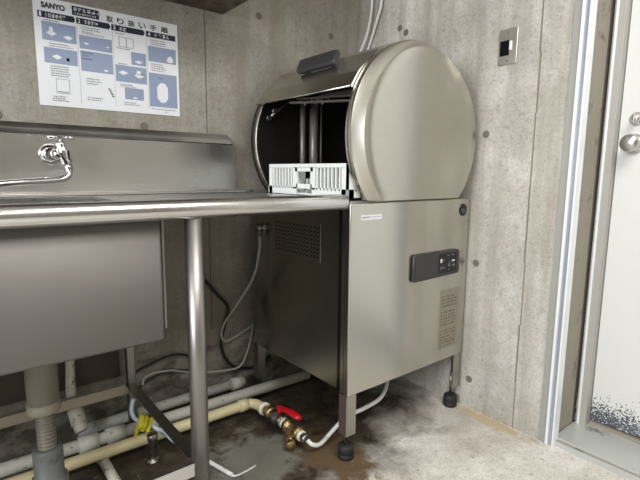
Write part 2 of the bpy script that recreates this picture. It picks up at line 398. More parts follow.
# doorway : painted strip, aluminium channel, deep reveal, inner frame
b = Q(M['alug']); b.box(-0.004, 0.02, -1.018, -0.993, 0.0, 2.07, 0.001)
b.use(M['alu']); b.box(-0.010, 0.03, -1.027, -1.018, 0.0, 2.07, 0.0015); b.box(-0.010, 0.03, -1.047, -1.041, 0.0, 2.07, 0.0015)
b.use(M['alug2']); b.box(-0.003, 0.03, -1.0415, -1.0265, 0.0, 2.07)
struct(b.build('trim_1'))
b = Q(M['reveal']); b.box(0.03, 0.205, -1.030, -1.0, 0.0, 2.05)
b.use(M['gap']); b.box(0.205, 0.215, -1.034, -1.0, 0.0, 2.05); b.box(0.178, 0.206, -1.0315, -1.02, 0.02, 2.05)
b.use(M['rust'])
random.seed(3)
for k in range(26):
    z = 0.03+random.random()**1.6*0.13; x = 0.185+random.random()*0.026; s_ = 0.006+random.random()*0.008
    y = -1.033-random.random()*0.004
    b.face([(x-s_*0.6, y, z-s_), (x+s_*0.5, y-0.002, z-s_*0.6), (x+s_*0.7, y-0.001, z+s_), (x-s_*0.4, y-0.003, z+s_*1.3)])
struct(b.build('trim_2', recalc=False))
b = Q(M['dframe']); b.box(0.190, 0.235, -1.072, -1.036, 0.0, 2.05, 0.002)
b.use(M['alu']); b.box(0.187, 0.20, -1.050, -1.042, 0.0, 2.05, 0.001)
struct(b.build('trim_3'))
# threshold
b = Q(M['sill']); b.box(0.030, 0.235, -1.90, -1.032, 0.0, 0.022, 0.002)
b.use(M['reveal']); b.box(0.012, 0.030, -1.90, -1.030, 0.0, 0.016)
b.use(M['sill']); b.box(0.006, 0.012, -1.90, -1.030, 0.0, 0.018); b.box(0.026, 0.031, -1.90, -1.032, 0.0, 0.019)
b.use(M['reveal']); b.box(0.212, 0.235, -1.90, -1.072, 0.022, 0.034)
struct(b.build('trim_4'))
# door
d = Q(M['door']); d.box(0.225, 0.262, -1.90, -1.074, 0.038, 2.05, 0.002)
d = struct(d.build('door_1'))
k = Q(M['satin'])
k.lathe((0.226, -1.127, 1.047), (-1, 0, 0), [(0, 0.031), (0.006, 0.031), (0.009, 0.026), (0.012, 0.014), (0.035, 0.013), (0.040, 0.022), (0.048, 0.028), (0.060, 0.029), (0.070, 0.024), (0.074, 0.012), (0.075, 0.001)], 28)
k.build('door_knob', d)
k = Q(M['satin'])
k.lathe((0.226, -1.124, 1.128), (-1, 0, 0), [(0, 0.022), (0.005, 0.022), (0.009, 0.017), (0.020, 0.012), (0.024, 0.010), (0.025, 0.001)], 24)
k.box(0.190, 0.204, -1.1275, -1.1205, 1.112, 1.144, 0.002)
k.build('thumb_turn', d)

# ------------------------------------------------------------------ wall cabinet whose underside shows at the top
c = thing('wall_cabinet', 'brown grimy underside of a cabinet hung high above the poster', 'cabinet', (-1.6, 0, 1.533))
b = Q(M['cab']); b.box(-2.5, -0.705, -0.36, 0.0, 1.533, 2.1, 0.003); b.build('carcass', c)
b = Q(M['cab']); b.box(-1.59, -0.712, -0.378, -0.361, 1.54, 2.09, 0.003); b.build('door', c)
b = Q(M['cab']); b.box(-2.49, -1.61, -0.378, -0.361, 1.54, 2.09, 0.003); b.build('door', c)

# ------------------------------------------------------------------ commercial dishwasher
YF = -0.666; XL, XR = -0.636, -0.014; ZT = 0.849; ZB = 0.225; CX, CZ = -0.3285, 1.060; LX, LZ = -0.338, 1.053; RB = 0.316
dw = thing('dishwasher', 'large stainless steel dishwasher with round drum ends and open curved lid', 'dishwasher', (-0.325, -0.37, 0))
# lower cabinet body
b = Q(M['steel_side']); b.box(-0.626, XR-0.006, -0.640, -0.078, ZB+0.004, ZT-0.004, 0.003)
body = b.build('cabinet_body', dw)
b = Q(M['steel'])
pts = []
for (cx_, cz_, a0) in ((XR-0.012, ZT-0.012, 0), (XL+0.006, ZT-0.006, 90)):
    rr = 0.012 if a0 == 0 else 0.006
    for q in range(5):
        a = math.radians(a0+q*22.5); pts.append((cx_+rr*math.cos(a), cz_+rr*math.sin(a)))
pts += [(XL, ZB), (XR, ZB)]
b.prism(pts, YF, -0.644, 'y', 0.0035)
b.build('front_panel', dw)
b = Q(M['steel']); b.box(-0.634, -0.629, -0.643, -0.628, ZB, ZT-0.004); b.build('corner_trim', dw)
b = Q(M['black']); b.box(-0.6285, -0.6258, -0.6275, -0.606, ZB+0.006, ZT-0.006); b.build('panel_gap', dw)
# tub rim between box and drum
b = Q(M['steel']); b.box(XL+0.004, XR-0.004, -0.640, -0.078, ZT-0.004, ZT+0.004, 0.002); b.build('top_ledge', dw)
# control panel on front
cp = Q(M['blackp'])
ring = [(-0.345, 0.570), (-0.338, 0.562), (-0.085, 0.566), (-0.077, 0.574), (-0.079, 0.650), (-0.087, 0.659), (-0.338, 0.660), (-0.346, 0.652)]
cp.prism(ring, -0.678, YF-0.0005, 'y', 0.004)
cpo = cp.build('control_panel', dw)
b = Q(M['black']); b.box(-0.205, -0.098, -0.6795, -0.677, 0.577, 0.650, 0.0008); disp = b.build('touch_display', cpo)
b = Q(M['blackp']); b.box(-0.336, -0.214, -0.6795, -0.677, 0.573, 0.652, 0.0008); b.build('panel_cover', cpo)
b = Q(M['btn'])
def fy(b, x0, x1, z0, z1, y=-0.6802): b.box(x0, x1, y, -0.6790, z0, z1)
fy(b, -0.199, -0.188, 0.618, 0.632); fy(b, -0.130, -0.113, 0.617, 0.623)
b.use(M['btn2'])
for x, z, ww, hh in [(-0.183, 0.625, 0.010, 0.003), (-0.160, 0.641, 0.013, 0.003), (-0.135, 0.641, 0.017, 0.003), (-0.196, 0.594, 0.005, 0.009), (-0.185, 0.594, 0.005, 0.009), (-0.176, 0.594, 0.004, 0.006), (-0.150, 0.600, 0.010, 0.010), (-0.152, 0.615, 0.013, 0.002), (-0.124, 0.598, 0.011, 0.009), (-0.150, 0.588, 0.012, 0.002)]:
    fy(b, x, x+ww, z, z+hh)
b.build('button_print', disp)
# logo label, round badge, data sticker
b = Q(M['paper']); b.box(-0.592, -0.500, YF-0.0009, YF-0.0002, 0.796, 0.811); lg = b.build('name_label', dw, recalc=True)
b = Q(M['ink']); b.text('SANYO', (-0.588, YF-0.0011, 0.8005), 0.0062, width=0.036, bold=0.03)
b.use(M['ink2']); b.box(-0.546, -0.524, YF-0.0012, YF-0.0009, 0.803, 0.8048); b.box(-0.521, -0.506, YF-0.0012, YF-0.0009, 0.803, 0.8048)
b.build('name_print', lg, recalc=False)
b = Q(M['black']); b.lathe((-0.057, YF-0.0002, 0.8055), (0, -1, 0), [(0, 0.0235), (0.0012, 0.0235), (0.0013, 0.001)], 40); bd = b.build('round_badge', dw)
b = Q(M['ink2'])
b.box(-0.071, -0.043, YF-0.0020, YF-0.0014, 0.7975, 0.7990)
for x0, x1 in ((-0.070, -0.058), (-0.056, -0.044)):
    b.box(x0, x1, YF-0.0020, YF-0.0014, 0.802, 0.8035); b.box(x0, x0+0.0018, YF-0.0020, YF-0.0014, 0.802, 0.812); b.box(x1-0.0018, x1, YF-0.0020, YF-0.0014, 0.802, 0.810)
b.box(-0.066, -0.048, YF-0.0020, YF-0.0014, 0.7925, 0.7935)
b.build('badge_print', bd)
b = Q(M['stick']); b.box(-0.172, -0.052, YF-0.0008, YF-0.0002, 0.272, 0.507); st = b.build('data_sticker', dw)
b = Q(M['stick2']); random.seed(5)
b.box(-0.118, -0.108, YF-0.0012, YF-0.0008, 0.494, 0.502)
for r_ in range(17):
    z = 0.482-r_*0.0122
    if r_ in (4, 10): continue
    x = -0.165
    while x < -0.075:
        ww = 0.006+random.random()*0.02; b.box(x, min(x+ww, -0.068), YF-0.0012, YF-0.0008, z-0.006, z); x += ww+0.004+random.random()*0.006
for z in (0.44, 0.365, 0.30): b.box(-0.168, -0.066, YF-0.0012, YF-0.0008, z, z+0.0015)
b.build('sticker_print', st)
# louvred vent in the left side, supply connector
v = Q(M['steel_side']); v.box(-0.6275, -0.6262, -0.510, -0.225, 0.640, 0.770)
v.use(M['black'])
for i in range(8):
    for j in range(14):
        y = -0.238-j*0.0195; z = 0.655+i*0.0142
        v.face([(-0.628, y, z), (-0.628, y-0.012, z+0.0075), (-0.628, y-0.0155, z+0.0045), (-0.628, y-0.0035, z-0.003)])
v.build('side_vent', dw, recalc=False)
b = Q(M['nickel']); b.lathe((-0.626, -0.158, 0.727), (-1, 0, 0), [(0, 0.016), (0.006, 0.016), (0.006, 0.010), (0.028, 0.010), (0.03, 0.001)], 16)
b.lathe((-0.648, -0.158, 0.740), (0, 0, -1), [(0, 0.012), (0.018, 0.013), (0.020, 0.010), (0.044, 0.009), (0.046, 0.001)], 12); b.build('supply_fitting', dw)
# legs with adjustable rubber feet
def leg(x, y, side):
    b = Q(M['lowleg'] if y < -0.4 else M['angle'])
    sx = 0.041 if y < -0.4 else 0.035
    x0, x1 = (x, x+sx)
    b.box(x0, x1, y, y+0.003, 0.085, ZB+0.012)
    if side < 0:
        b.use(M['dkbrown']); b.box(x0, x0+0.003, y+0.003, y+0.038, 0.085, ZB+0.004)
    else:
        b.use(M['steel_leg']); b.box(x1-0.003, x1, y, y+0.038, 0.085, ZB+0.004)
    g = b.build('leg', dw)
    b = Q(M['nickel']); xc = x0+0.018; yc = y+0.020
    b.lathe((xc, yc, 0.045), (0, 0, 1), [(0, 0.0065), (0.10, 0.0065)], 10)
    b.build('adjusting_bolt', g)
    b = Q(M['rubber']); b.lathe((xc, yc, 0.0), (0, 0, 1), [(0, 0.0255), (0.003, 0.0275), (0.016, 0.0275), (0.018, 0.0255), (0.021, 0.0275), (0.044, 0.0265), (0.047, 0.024), (0.048, 0.008), (0.049, 0.001)], 24)
    b.build('rubber_foot', g)
leg(-0.634, -0.664, -1); leg(-0.060, -0.664, 1); leg(-0.628, -0.108, -1); leg(-0.060, -0.125, 1)

# drum : stepped front end (rim ring, cone, flat disc) cut flat at the ledge
ZC = 0.856
def arc(r, n, zc=ZC, cx=CX, cz=CZ):
    a0 = math.asin((zc-cz)/r)
    return [(cx+r*math.cos(a0+(PI-2*a0)*i/n), cz+r*math.sin(a0+(PI-2*a0)*i/n)) for i in range(n+1)]
def drum_end(name, m, prof, n=56):    # prof: (y, radius)
    b = Q(m)
    rings = [[(x, y, z) for x, z in arc(r, n)] for y, r in prof]
    b.ring_strip(rings, close_u=True)
    o = b.build(name, dw)
    return o
RO, RI = 0.3105, 0.283
de = drum_end('front_drum_end', M['steel_disc'], [(-0.638, 0.30), (-0.638, RO), (-0.646, RO), (-0.6465, RO-0.004), (-0.6515, RO-0.004), (-0.652, RO), (-0.662, RO), (-0.665, RO-0.003), (-0.694, RI+0.002), (-0.696, RI-0.003), (-0.696, 0.24)])
md = de.modifiers.new('edges', 'EDGE_SPLIT'); md.split_angle = math.radians(28)
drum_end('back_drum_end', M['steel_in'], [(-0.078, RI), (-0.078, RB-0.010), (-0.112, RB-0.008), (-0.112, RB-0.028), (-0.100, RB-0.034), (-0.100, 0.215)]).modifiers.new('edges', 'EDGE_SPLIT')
b = Q(M['steel']); n = 56
r1 = arc(RB-0.006, n); r2 = arc(RB-0.014, n)
b.ring_strip([[(x, y, z) for x, z in q] for y, q in ((-0.116, r2), (-0.124, r2), (-0.124, r1), (-0.100, r1), (-0.100, r2), (-0.116, r2))], close_u=False)
b.mats = [M['angle']]; b.build('back_rim', dw)
# fixed rear half of the drum shell (towards the side wall)
def shell(name, m, angs, R, y0, y1, t=0.004, lip=0.0, cx=LX, cz=LZ):
    b = Q(m)
    out = [(cx+R*math.cos(math.radians(a)), cz+R*math.sin(math.radians(a))) for a in angs]
    inn = [(cx+(R-t)*math.cos(math.radians(a)), cz+(R-t)*math.sin(math.radians(a))) for a in angs]
    if lip:
        out.insert(0, (out[0][0]+lip, out[0][1]-0.001)); inn.insert(0, (inn[0][0]+lip-t, inn[0][1]+0.004))
    ring = out+inn[::-1]
    b.ring_strip([[(x, y, z) for x, z in ring] for y in (y0, y1)], smooth=False)
    return b.build(name, dw)
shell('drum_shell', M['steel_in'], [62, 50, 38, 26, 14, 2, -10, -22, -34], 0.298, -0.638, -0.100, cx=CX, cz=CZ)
M['lip'] = M['steel_rim']
lid = shell('curved_lid', M['steel'], [152.3, 142, 121, 108, 88, 64], 0.316, -0.632, -0.096, lip=0.012)
b = Q(M['steel'])
for (ya, yb) in ((-0.6345, -0.632), (-0.096, -0.0935)):
    o_ = [(LX+0.316*math.cos(math.radians(a)), LZ+0.316*math.sin(math.radians(a))) for a in (152.3, 142, 121, 108, 88, 64)]
    i_ = [(LX+0.302*math.cos(math.radians(a)), LZ+0.302*math.sin(math.radians(a))) for a in (152.3, 142, 121, 108, 88, 64)]
    b = Q(M['steel']); b.ring_strip([[(x, y, z) for x, z in o_+i_[::-1]] for y in (ya, yb)], smooth=False); b.build('end_flange', lid)
b = Q(M['steel_rim']); la = math.radians(152.3); b.tube([(LX+0.3145*math.cos(la), -0.630, LZ+0.3145*math.sin(la)), (LX+0.3145*math.cos(la), -0.098, LZ+0.3145*math.sin(la))], 0.0032, 8); b.build('lip_edge', lid)
# handle standing off the lid
nrm = Vector((-0.90, 0, 0.43)); tan = Vector((0.43, 0, 0.90)); hc = Vector((-0.535, -0.370, 1.321))
b = MB(); b.use(M['blackp'])
prof = [(-0.024, -0.010), (0.022, -0.010), (0.029, 0.002), (0.022, 0.013), (-0.018, 0.011), (-0.027, 0.003)]
b.ring_strip([[hc+Vector((0, yy, 0))+tan*u_*sc+nrm*(v_*sc) for u_, v_ in prof] for yy, sc in ((-0.108, 0.70), (-0.102, 0.95), (-0.092, 1.0), (0.092, 1.0), (0.102, 0.95), (0.108, 0.70))], smooth=False)
for yy in (-0.07, 0.07):
    q = hc+Vector((0, yy, 0)); b.tube([q-nrm*0.006-tan*0.004, q-nrm*0.012-tan*0.010, q-nrm*0.020-tan*0.030], 0.009, 10)
b.build('lid_handle', lid)
# inside of the wash chamber
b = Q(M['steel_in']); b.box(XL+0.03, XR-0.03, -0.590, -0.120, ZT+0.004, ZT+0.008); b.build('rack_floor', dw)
b = Q(M['colm'])
for x, r_ in ((-0.431, 0.011), (-0.374, 0.018), (-0.336, 0.005)):
    b.tube([(x, -0.145, 0.858), (x, -0.145, 1.215)], r_, 14)
b.tube([(-0.374, -0.145, 1.21), (-0.37, -0.20, 1.245), (-0.36, -0.37, 1.245)], 0.010, 12, 5)
b.build('water_column', dw)
def blade(name, p0, p1, wd, th):
    p0, p1 = Vector(p0), Vector(p1); t = (p1-p0).normalized(); sd = Vector((-t.y, t.x, 0))*wd/2; h = Vector((0, 0, th))
    b = Q(M['arm']); b.ring_strip([[p-sd, p+sd, p+sd+h, p-sd+h] for p in (p0, p1)], smooth=False)
    for f in (0.14, 0.30, 0.62, 0.80):
        q = p0+(p1-p0)*f; b.lathe(q, (0, 0, -1), [(-0.002, 0.005), (0.007, 0.003)], 8)
    b.build(name, dw)
blade('wash_arm', (-0.536, -0.208, 1.198), (-0.31, -0.570, 1.198), 0.022, 0.006)
blade('rinse_arm', (-0.500, -0.205, 1.217), (-0.31, -0.590, 1.217), 0.020, 0.005)
b = Q(M['steel_leg']); b.tube([(-0.575, -0.118, 1.150), (-0.455, -0.118, 1.242)], 0.0055, 10)
b.lathe((-0.575, -0.124, 1.150), (0, 1, 0), [(0, 0.010), (0.014, 0.010)], 14); b.lathe((-0.548, -0.124, 1.178), (0, 1, 0), [(0, 0.012), (0.014, 0.012)], 14)
b.build('lid_strut', dw)

# ------------------------------------------------------------------ dish rack
RX, RY0, RY1, RZ0, RZ1 = -0.622, -0.634, -0.184, 0.8635, 0.970
rk = thing('dish_rack', 'white plastic dish rack with slotted sides inside the open dishwasher', 'rack', (-0.42, -0.38, RZ0))
def rack_side(b, fixed, horizontal, d):
    # a slotted side drawn in (s, z); s runs along the side
    if horizontal: s0, s1 = RY0, RY1
    else: s0, s1 = RX, RX+0.41
    def bx(a0, a1, z0, z1, dd=0.0):
        lo, hi = min(fixed, fixed+d), max(fixed, fixed+d)
        if horizontal: b.box(lo+dd, hi, a0, a1, z0, z1)
        else: b.box(a0, a1, lo+dd, hi, z0, z1)
    Lh = s1-s0
    bx(s0, s1, RZ1-0.013, RZ1); 
    bx(s0, s0+Lh*0.40, RZ0, RZ0+0.026); bx(s1-Lh*0.40, s1, RZ0, RZ0+0.026)
    bx(s0+Lh*0.40, s1-Lh*0.40, RZ0+0.022, RZ0+0.038)
    bx(s0, s0+0.028, RZ0, RZ1-0.012); bx(s1-0.028, s1, RZ0, RZ1-0.012)
    m0, m1 = s0+Lh*0.385, s1-Lh*0.385
    bx(m0-0.012, m0+0.014, RZ0+0.020, RZ1-0.012); bx(m1-0.014, m1+0.012, RZ0+0.020, RZ1-0.012)
    bx(m0, m1, RZ1-0.026, RZ1-0.012)
    for a0, a1 in ((s0+0.028, m0-0.012), (m1+0.012, s1-0.028)):
        n_ = 7; st_ = (a1-a0)/n_
        for q in range(n_): bx(a0+st_*(q+0.5)-0.0032, a0+st_*(q+0.5)+0.0032, RZ0+0.02, RZ1-0.012)
for q_ in (RX, RX+0.403):
    b = Q(M['rackm']); rack_side(b, q_, True, 0.007); b.build('end_wall', rk)
for q_ in (RY0, RY1-0.007):
    b = Q(M['rackm']); rack_side(b, q_, False, 0.007); b.build('side_wall', rk)
b = Q(M['rackm'])
for q in range(9):
    yy = RY0+0.007+q*(RY1-RY0-0.018)/8; b.box(RX+0.007, RX+0.403, yy, yy+0.005, RZ0+0.002, RZ0+0.008)
    xx = RX+0.009+q*0.0485; b.box(xx, xx+0.005, RY0+0.007, RY1-0.007, RZ0+0.0, RZ0+0.006)
for q in range(8):
    for p in range(7): b.box(RX+0.034+q*0.047, RX+0.038+q*0.047, RY0+0.04+p*0.053, RY0+0.044+p*0.053, RZ0+0.006, RZ0+0.055)
b.build('grid_base', rk)

# ------------------------------------------------------------------ sink unit
sk = thing('sink_unit', 'long stainless steel sink counter on pipe legs beside the dishwasher', 'sink', (-1.15, -0.35, 0))
SX0 = -3.0; RYF = -0.666
# counter top with an opening for the basin
b = Q(M['steel_sink'])
BX0, BX1, BY0, BY1 = -2.15, -1.235, -0.585, -0.165
ZC0, ZC1 = 0.853, 0.862
b.box(BX1, -0.668, RYF+0.03, -0.03, ZC0, ZC1); b.box(SX0, BX0, RYF+0.03, -0.03, ZC0, ZC1)
b.box(BX0, BX1, RYF+0.03, BY0, ZC0, ZC1); b.box(BX0, BX1, BY1, -0.03, ZC0, ZC1)
b.box(-0.668, -0.6395, RYF+0.03, -0.155, ZC0, ZC1)
b.build('counter_top', sk)
# raised step at the back, chamfered right end
b = Q(M['steel_sink'])
b.prism([(SX0, -0.004), (-0.672, -0.004), (-0.672, -0.03), (-0.64, -0.10), (-0.655, -0.115), (SX0, -0.115)], ZC1, 0.872, 'z', 0.003)
b.build('back_ledge', sk)
# rolled front rim : prof (y,z)
b = Q(M['steel_rim'])
prof = []
cy_, cz_, r_ = RYF+0.024, 0.852, 0.024
for q in range(13):
    a = math.radians(80+q*200/12); prof.append((cy_+r_*math.cos(a), cz_+r_*math.sin(a)))
prof = [(cy_+0.032, 0.8625), (cy_+0.015, 0.876)]+prof+[(cy_+0.03, 0.828), (cy_+0.03, 0.832)]
def rimring(x, dy=0.0, sc=1.0): return [(x, y_+dy, 0.852+(z_-0.852)*sc) for y_, z_ in prof]
b.ring_strip([rimring(SX0), rimring(-0.645), rimring(-0.637, 0.002, 0.96)])
rim = b.build('front_rim', sk)
# backsplash
ZK = 1.046
b = Q(M['steel_sink'])
b.prism([(SX0, 0.870), (SX0, ZK), (-0.690, ZK), (-0.673, 1.030), (-0.670, 0.870)], -0.030, -0.024, 'y')
b.ring_strip([[(SX0, -0.030, ZK), (SX0, -0.004, 1.084), (SX0, -0.004, 0.9), (SX0, -0.025, 0.9)], [(-0.690, -0.030, ZK), (-0.703, -0.004, 1.084), (-0.703, -0.004, 0.9), (-0.690, -0.025, 0.9)],
              [(-0.673, -0.030, 1.030), (-0.6735, -0.004, 1.050), (-0.6735, -0.004, 0.9), (-0.672, -0.025, 0.9)], [(-0.670, -0.030, 0.90), (-0.6695, -0.004, 0.9005), (-0.6695, -0.004, 0.90), (-0.670, -0.025, 0.9)]], smooth=False)
b.build('backsplash', sk)
b = Q(M['steel_rim']); b.tube([(SX0, -0.030, ZK), (-0.692, -0.030, ZK)], 0.0022, 8); b.build('fold_edge', sk)
# basin (deep box, open on top)
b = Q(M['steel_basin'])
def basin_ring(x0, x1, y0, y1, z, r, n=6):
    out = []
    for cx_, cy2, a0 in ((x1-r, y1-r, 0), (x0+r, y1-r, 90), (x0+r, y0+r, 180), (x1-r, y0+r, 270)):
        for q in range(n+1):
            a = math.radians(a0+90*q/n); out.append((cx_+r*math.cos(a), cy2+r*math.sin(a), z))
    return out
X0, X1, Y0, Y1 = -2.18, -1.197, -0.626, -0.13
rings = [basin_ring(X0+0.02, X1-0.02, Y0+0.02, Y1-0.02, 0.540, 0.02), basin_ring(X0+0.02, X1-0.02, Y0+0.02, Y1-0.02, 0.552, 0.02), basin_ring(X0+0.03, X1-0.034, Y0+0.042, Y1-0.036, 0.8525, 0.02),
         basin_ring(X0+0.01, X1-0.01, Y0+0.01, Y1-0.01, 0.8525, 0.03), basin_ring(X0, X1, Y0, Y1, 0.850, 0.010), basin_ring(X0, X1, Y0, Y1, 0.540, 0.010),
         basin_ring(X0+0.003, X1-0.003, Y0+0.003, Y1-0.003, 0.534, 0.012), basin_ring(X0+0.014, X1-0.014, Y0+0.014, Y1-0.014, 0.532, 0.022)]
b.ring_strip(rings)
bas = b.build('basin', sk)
b = Q(M['angle']); b.box(X1-0.0, X1+0.008, Y0+0.01, Y0+0.02, 0.56, 0.84, 0.002); b.build('corner_seam', bas)
b = Q(M['steel_leg']); b.box(X0, X1, Y1-0.03, Y1-0.004, 0.520, 0.531); b.build('support_strip', bas)
# pipe legs
def pleg(x, y, r=0.0225, z0=0.0, square=False):
    if square:
        b = Q(M['steel_leg']); b.box(x-0.014, x+0.014, y-0.014, y+0.014, 0.03, 0.852, 0.003)
    else:
        b = Q(M['steel_leg']); b.tube([(x, y, 0.03), (x, y, 0.830)], r, 28)
    g = b.build('leg', sk)
    b = Q(M['rubber']); b.lathe((x, y, 0), (0, 0, 1), [(0, 0.022), (0.03, 0.021), (0.034, 0.017), (0.035, 0.001)], 18); b.build('foot', g)
    return g
pleg(-1.122, -0.632); pleg(-1.128, -0.068, square=True); pleg(-2.3, -0.632); pleg(-2.3, -0.068, square=True)
# stretchers (angle bars)
def angle(name, p0, p1, wdt, drop, m, inner):
    p0, p1 = Vector(p0), Vector(p1); t = (p1-p0).normalized(); side = Vector((-t.y, t.x, 0))*inner
    b = Q(m)
    a = [p0+side*wdt, p0, p0-Vector((0, 0, drop)), p0-Vector((0, 0, drop))+side*0.003, p0+side*0.003-Vector((0, 0, 0.003)), p0+side*wdt-Vector((0, 0, 0.003))]
    b.ring_strip([[q for q in a], [q+(p1-p0) for q in a]], smooth=False)
    return b.build(name, sk)
angle('front_stretcher', (-2.29, -0.640, 0.192), (-1.141, -0.640, 0.192), 0.022, 0.036, M['steel_rim'], 1)
angle('rear_stretcher', (-2.29, -0.080, 0.196), (-1.14, -0.080, 0.196), 0.022, 0.034, M['rail'], 1)
angle('cross_stretcher', (-1.118, -0.615, 0.196), (-1.118, -0.075, 0.196), 0.032, 0.034, M['angle'], 1)
angle('end_stretcher', (-2.3, -0.615, 0.192), (-2.3, -0.082, 0.192), 0.022, 0.03, M['angle'], 1)
b = Q(M['dkbrown']); b.box(-2.28, -1.150, -0.014, -0.010, 0.205, 0.60); b.build('dark_back_sheet', sk)  # dark brown sheet set before the wall below the basin
b = Q(M['nickel']); b.lathe((-1.430, -0.335, 0.5405), (0, 0, 1), [(0, 0.045), (0.003, 0.045), (0.0035, 0.001)], 24); b.build('strainer', bas)

# ------------------------------------------------------------------ faucet on the backsplash
f = thing('faucet', 'chrome wall faucet with cross handle and long swivel spout over the sink', 'faucet', (-1.31, -0.03, 1.0))
FX, FZ = -1.324, 0.988
b = Q(M['chrome'])
b.lathe((FX, -0.0305, FZ), (0, -1, 0), [(0, 0.032), (0.004, 0.032), (0.012, 0.027), (0.016, 0.020), (0.017, 0.015), (0.044, 0.014)], 28)
b.build('wall_flange', f)
b = Q(M['chrome'])
bx_, by_ = -1.303, -0.090
b.tube([(FX, -0.062, FZ), (FX+0.008, -0.078, FZ), (bx_+0.006, by_, 0.988)], [0.014, 0.016, 0.017], 16)
b.tube([(bx_+0.016, by_, 0.952), (bx_+0.013, by_, 0.962), (bx_+0.010, by_, 0.975), (bx_+0.006, by_, 0.992), (bx_+0.003, by_, 1.004), (bx_+0.001, by_, 1.012), (bx_, by_, 1.020), (bx_, by_, 1.026)], [0.011, 0.016, 0.0145, 0.019, 0.017, 0.012, 0.0145, 0.009], 18)
b.build('valve_body', f)
b = Q(M['chrome'])
b.tube([(bx_, by_, 1.020), (bx_, by_, 1.040)], 0.0045, 10)
b.lathe((bx_, by_, 1.031), (0, 0, 1), [(0, 0.006), (0.002, 0.012), (0.009, 0.012), (0.014, 0.007), (0.015, 0.001)], 16)
for a in (0, 90, 180, 270):
    dx, dy = math.cos(math.radians(a-12)), math.sin(math.radians(a-12))
    b.tube([(bx_+dx*0.008, by_+dy*0.008, 1.038), (bx_+dx*0.022, by_+dy*0.022, 1.039), (bx_+dx*0.036, by_+dy*0.036, 1.037)], [0.004, 0.005, 0.0065], 10)
b.build('cross_handle', f)
b = Q(M['chrome'])
b.lathe((bx_+0.017, by_-0.002, 0.942), (0, 0, 1), [(0, 0.012), (0.014, 0.0125), (0.015, 0.001)], 8)
b.tube([(bx_+0.017, by_-0.002, 0.950), (bx_+0.018, by_-0.004, 0.934), (bx_+0.008, by_-0.008, 0.919), (bx_-0.020, by_-0.014, 0.911), (bx_-0.09, by_-0.03, 0.907), (-1.462, -0.135, 0.901), (-1.487, -0.140, 0.897), (-1.494, -0.142, 0.888), (-1.494, -0.142, 0.868)], [0.0095]*6+[0.009, 0.009, 0.009], 14, 5)
b.lathe((-1.494, -0.142, 0.866), (0, 0, 1), [(0, 0.012), (0.02, 0.012), (0.022, 0.009)], 14)
b.build('spout', f)

# ------------------------------------------------------------------ poster
PX0, PX1, PZ0, PZ1 = -1.337, -0.889, 1.140, 1.459
PW, PH = PX1-PX0, PZ1-PZ0
po = Q(M['paper']); po.box(PX0, PX1, -0.0022, -0.0004, PZ0, PZ1)
po = tag(po.build('instruction_poster', origin=(PX0, 0, PZ0)), 'white instruction poster with blue diagrams on the concrete wall above the sink', 'poster')
def UU(u): return PX0+u/(1.28-0.28*u)*PW
def pr(b, u0, u1, v0, v1, lay=0): b.box(UU(u0), UU(u1), -0.0027-lay*0.0003, -0.0021, PZ1-v1*PH, PZ1-v0*PH)
def pt(b, s_, u, v, h, w_=None, bold=0.0, lay=1): b.text(s_, (UU(u), -0.0027-lay*0.0003-0.0002, PZ1-v*PH), h*PH, width=(UU(u+w_)-UU(u) if w_ else None), bold=bold)
b = Q(M['ink']); pt(b, 'SANYO', 0.060, 0.094, 0.054, 0.175, 0.045)
b.build('maker_name', po, recalc=False); b = Q(M['ink'])
u = 0.525
for ch in '取り扱い手順': pt(b, ch, u, 0.112, 0.060, 0.046, 0.014); u += 0.0735
b.build('title_text', po, recalc=False)
b = Q(M['navy'])
pr(b, 0.285, 0.475, 0.022, 0.108)
def arrow(u0, u1, v0, v1, tip=True):
    P_ = lambda u, v: (UU(u), PZ1-v*PH)
    vm = (v0+v1)/2
    poly = [P_(u0, v1), P_(u1-(0.012 if tip else 0), v1)]+([P_(u1, vm)] if tip else [])+[P_(u1-(0.012 if tip else 0), v0), P_(u0, v0)]
    b.prism(poly, -0.0027, -0.0021, 'y')
cols = [(0.030, 0.305), (0.312, 0.552), (0.557, 0.785), (0.792, 0.985)]
for i, (a0, a1) in enumerate(cols): arrow(a0, a1, 0.125, 0.183, i < 3)
b.build('banner', po)
b = Q(M['paper'])
for i, (a0, a1) in enumerate(cols):
    b = Q(M['paper']); pt(b, str(i+1), a0+0.012, 0.175, 0.042, 0.016, 0.02); b.build('step_number', po, recalc=False)
random.seed(11)
def glyphs(b, u0, u1, v0, v1, step=0.02, lay=1):
    u = u0
    while u < u1:
        g = step*0.72; hh = v1-v0
        for _ in range(4):
            if random.random() < 0.5: q = v0+random.random()*hh*0.8; pr(b, u, u+g, q, q+hh*0.18, lay)
            else: q = u+random.random()*g*0.75; pr(b, q, q+g*0.22, v0, v1, lay)
        u += step
for (a0, a1), n_ in zip(cols, (5, 4, 2, 4)):
    b = Q(M['paper']); glyphs(b, a0+0.055, a0+0.055+n_*0.026, 0.136, 0.173, 0.026); b.build('banner_print', po)
b = Q(M['paper'])
glyphs(b, 0.298, 0.462, 0.034, 0.068, 0.032); glyphs(b, 0.30, 0.46, 0.080, 0.098, 0.018)
b.build('banner_print', po)
b = Q(M['blue'])
boxes = [(0.055, 0.305, 0.215, 0.385), (0.060, 0.305, 0.45, 0.595), (0.325, 0.555, 0.285, 0.415), (0.328, 0.555, 0.432, 0.630), (0.685, 0.785, 0.37, 0.50), (0.572, 0.785, 0.52, 0.690), (0.630, 0.760, 0.745, 0.865), (0.802, 0.985, 0.275, 0.435), (0.800, 0.985, 0.555, 0.915)]
for q in boxes: pr(b, *q)
b.build('diagram_panels', po)
b = Q(M['paper'])
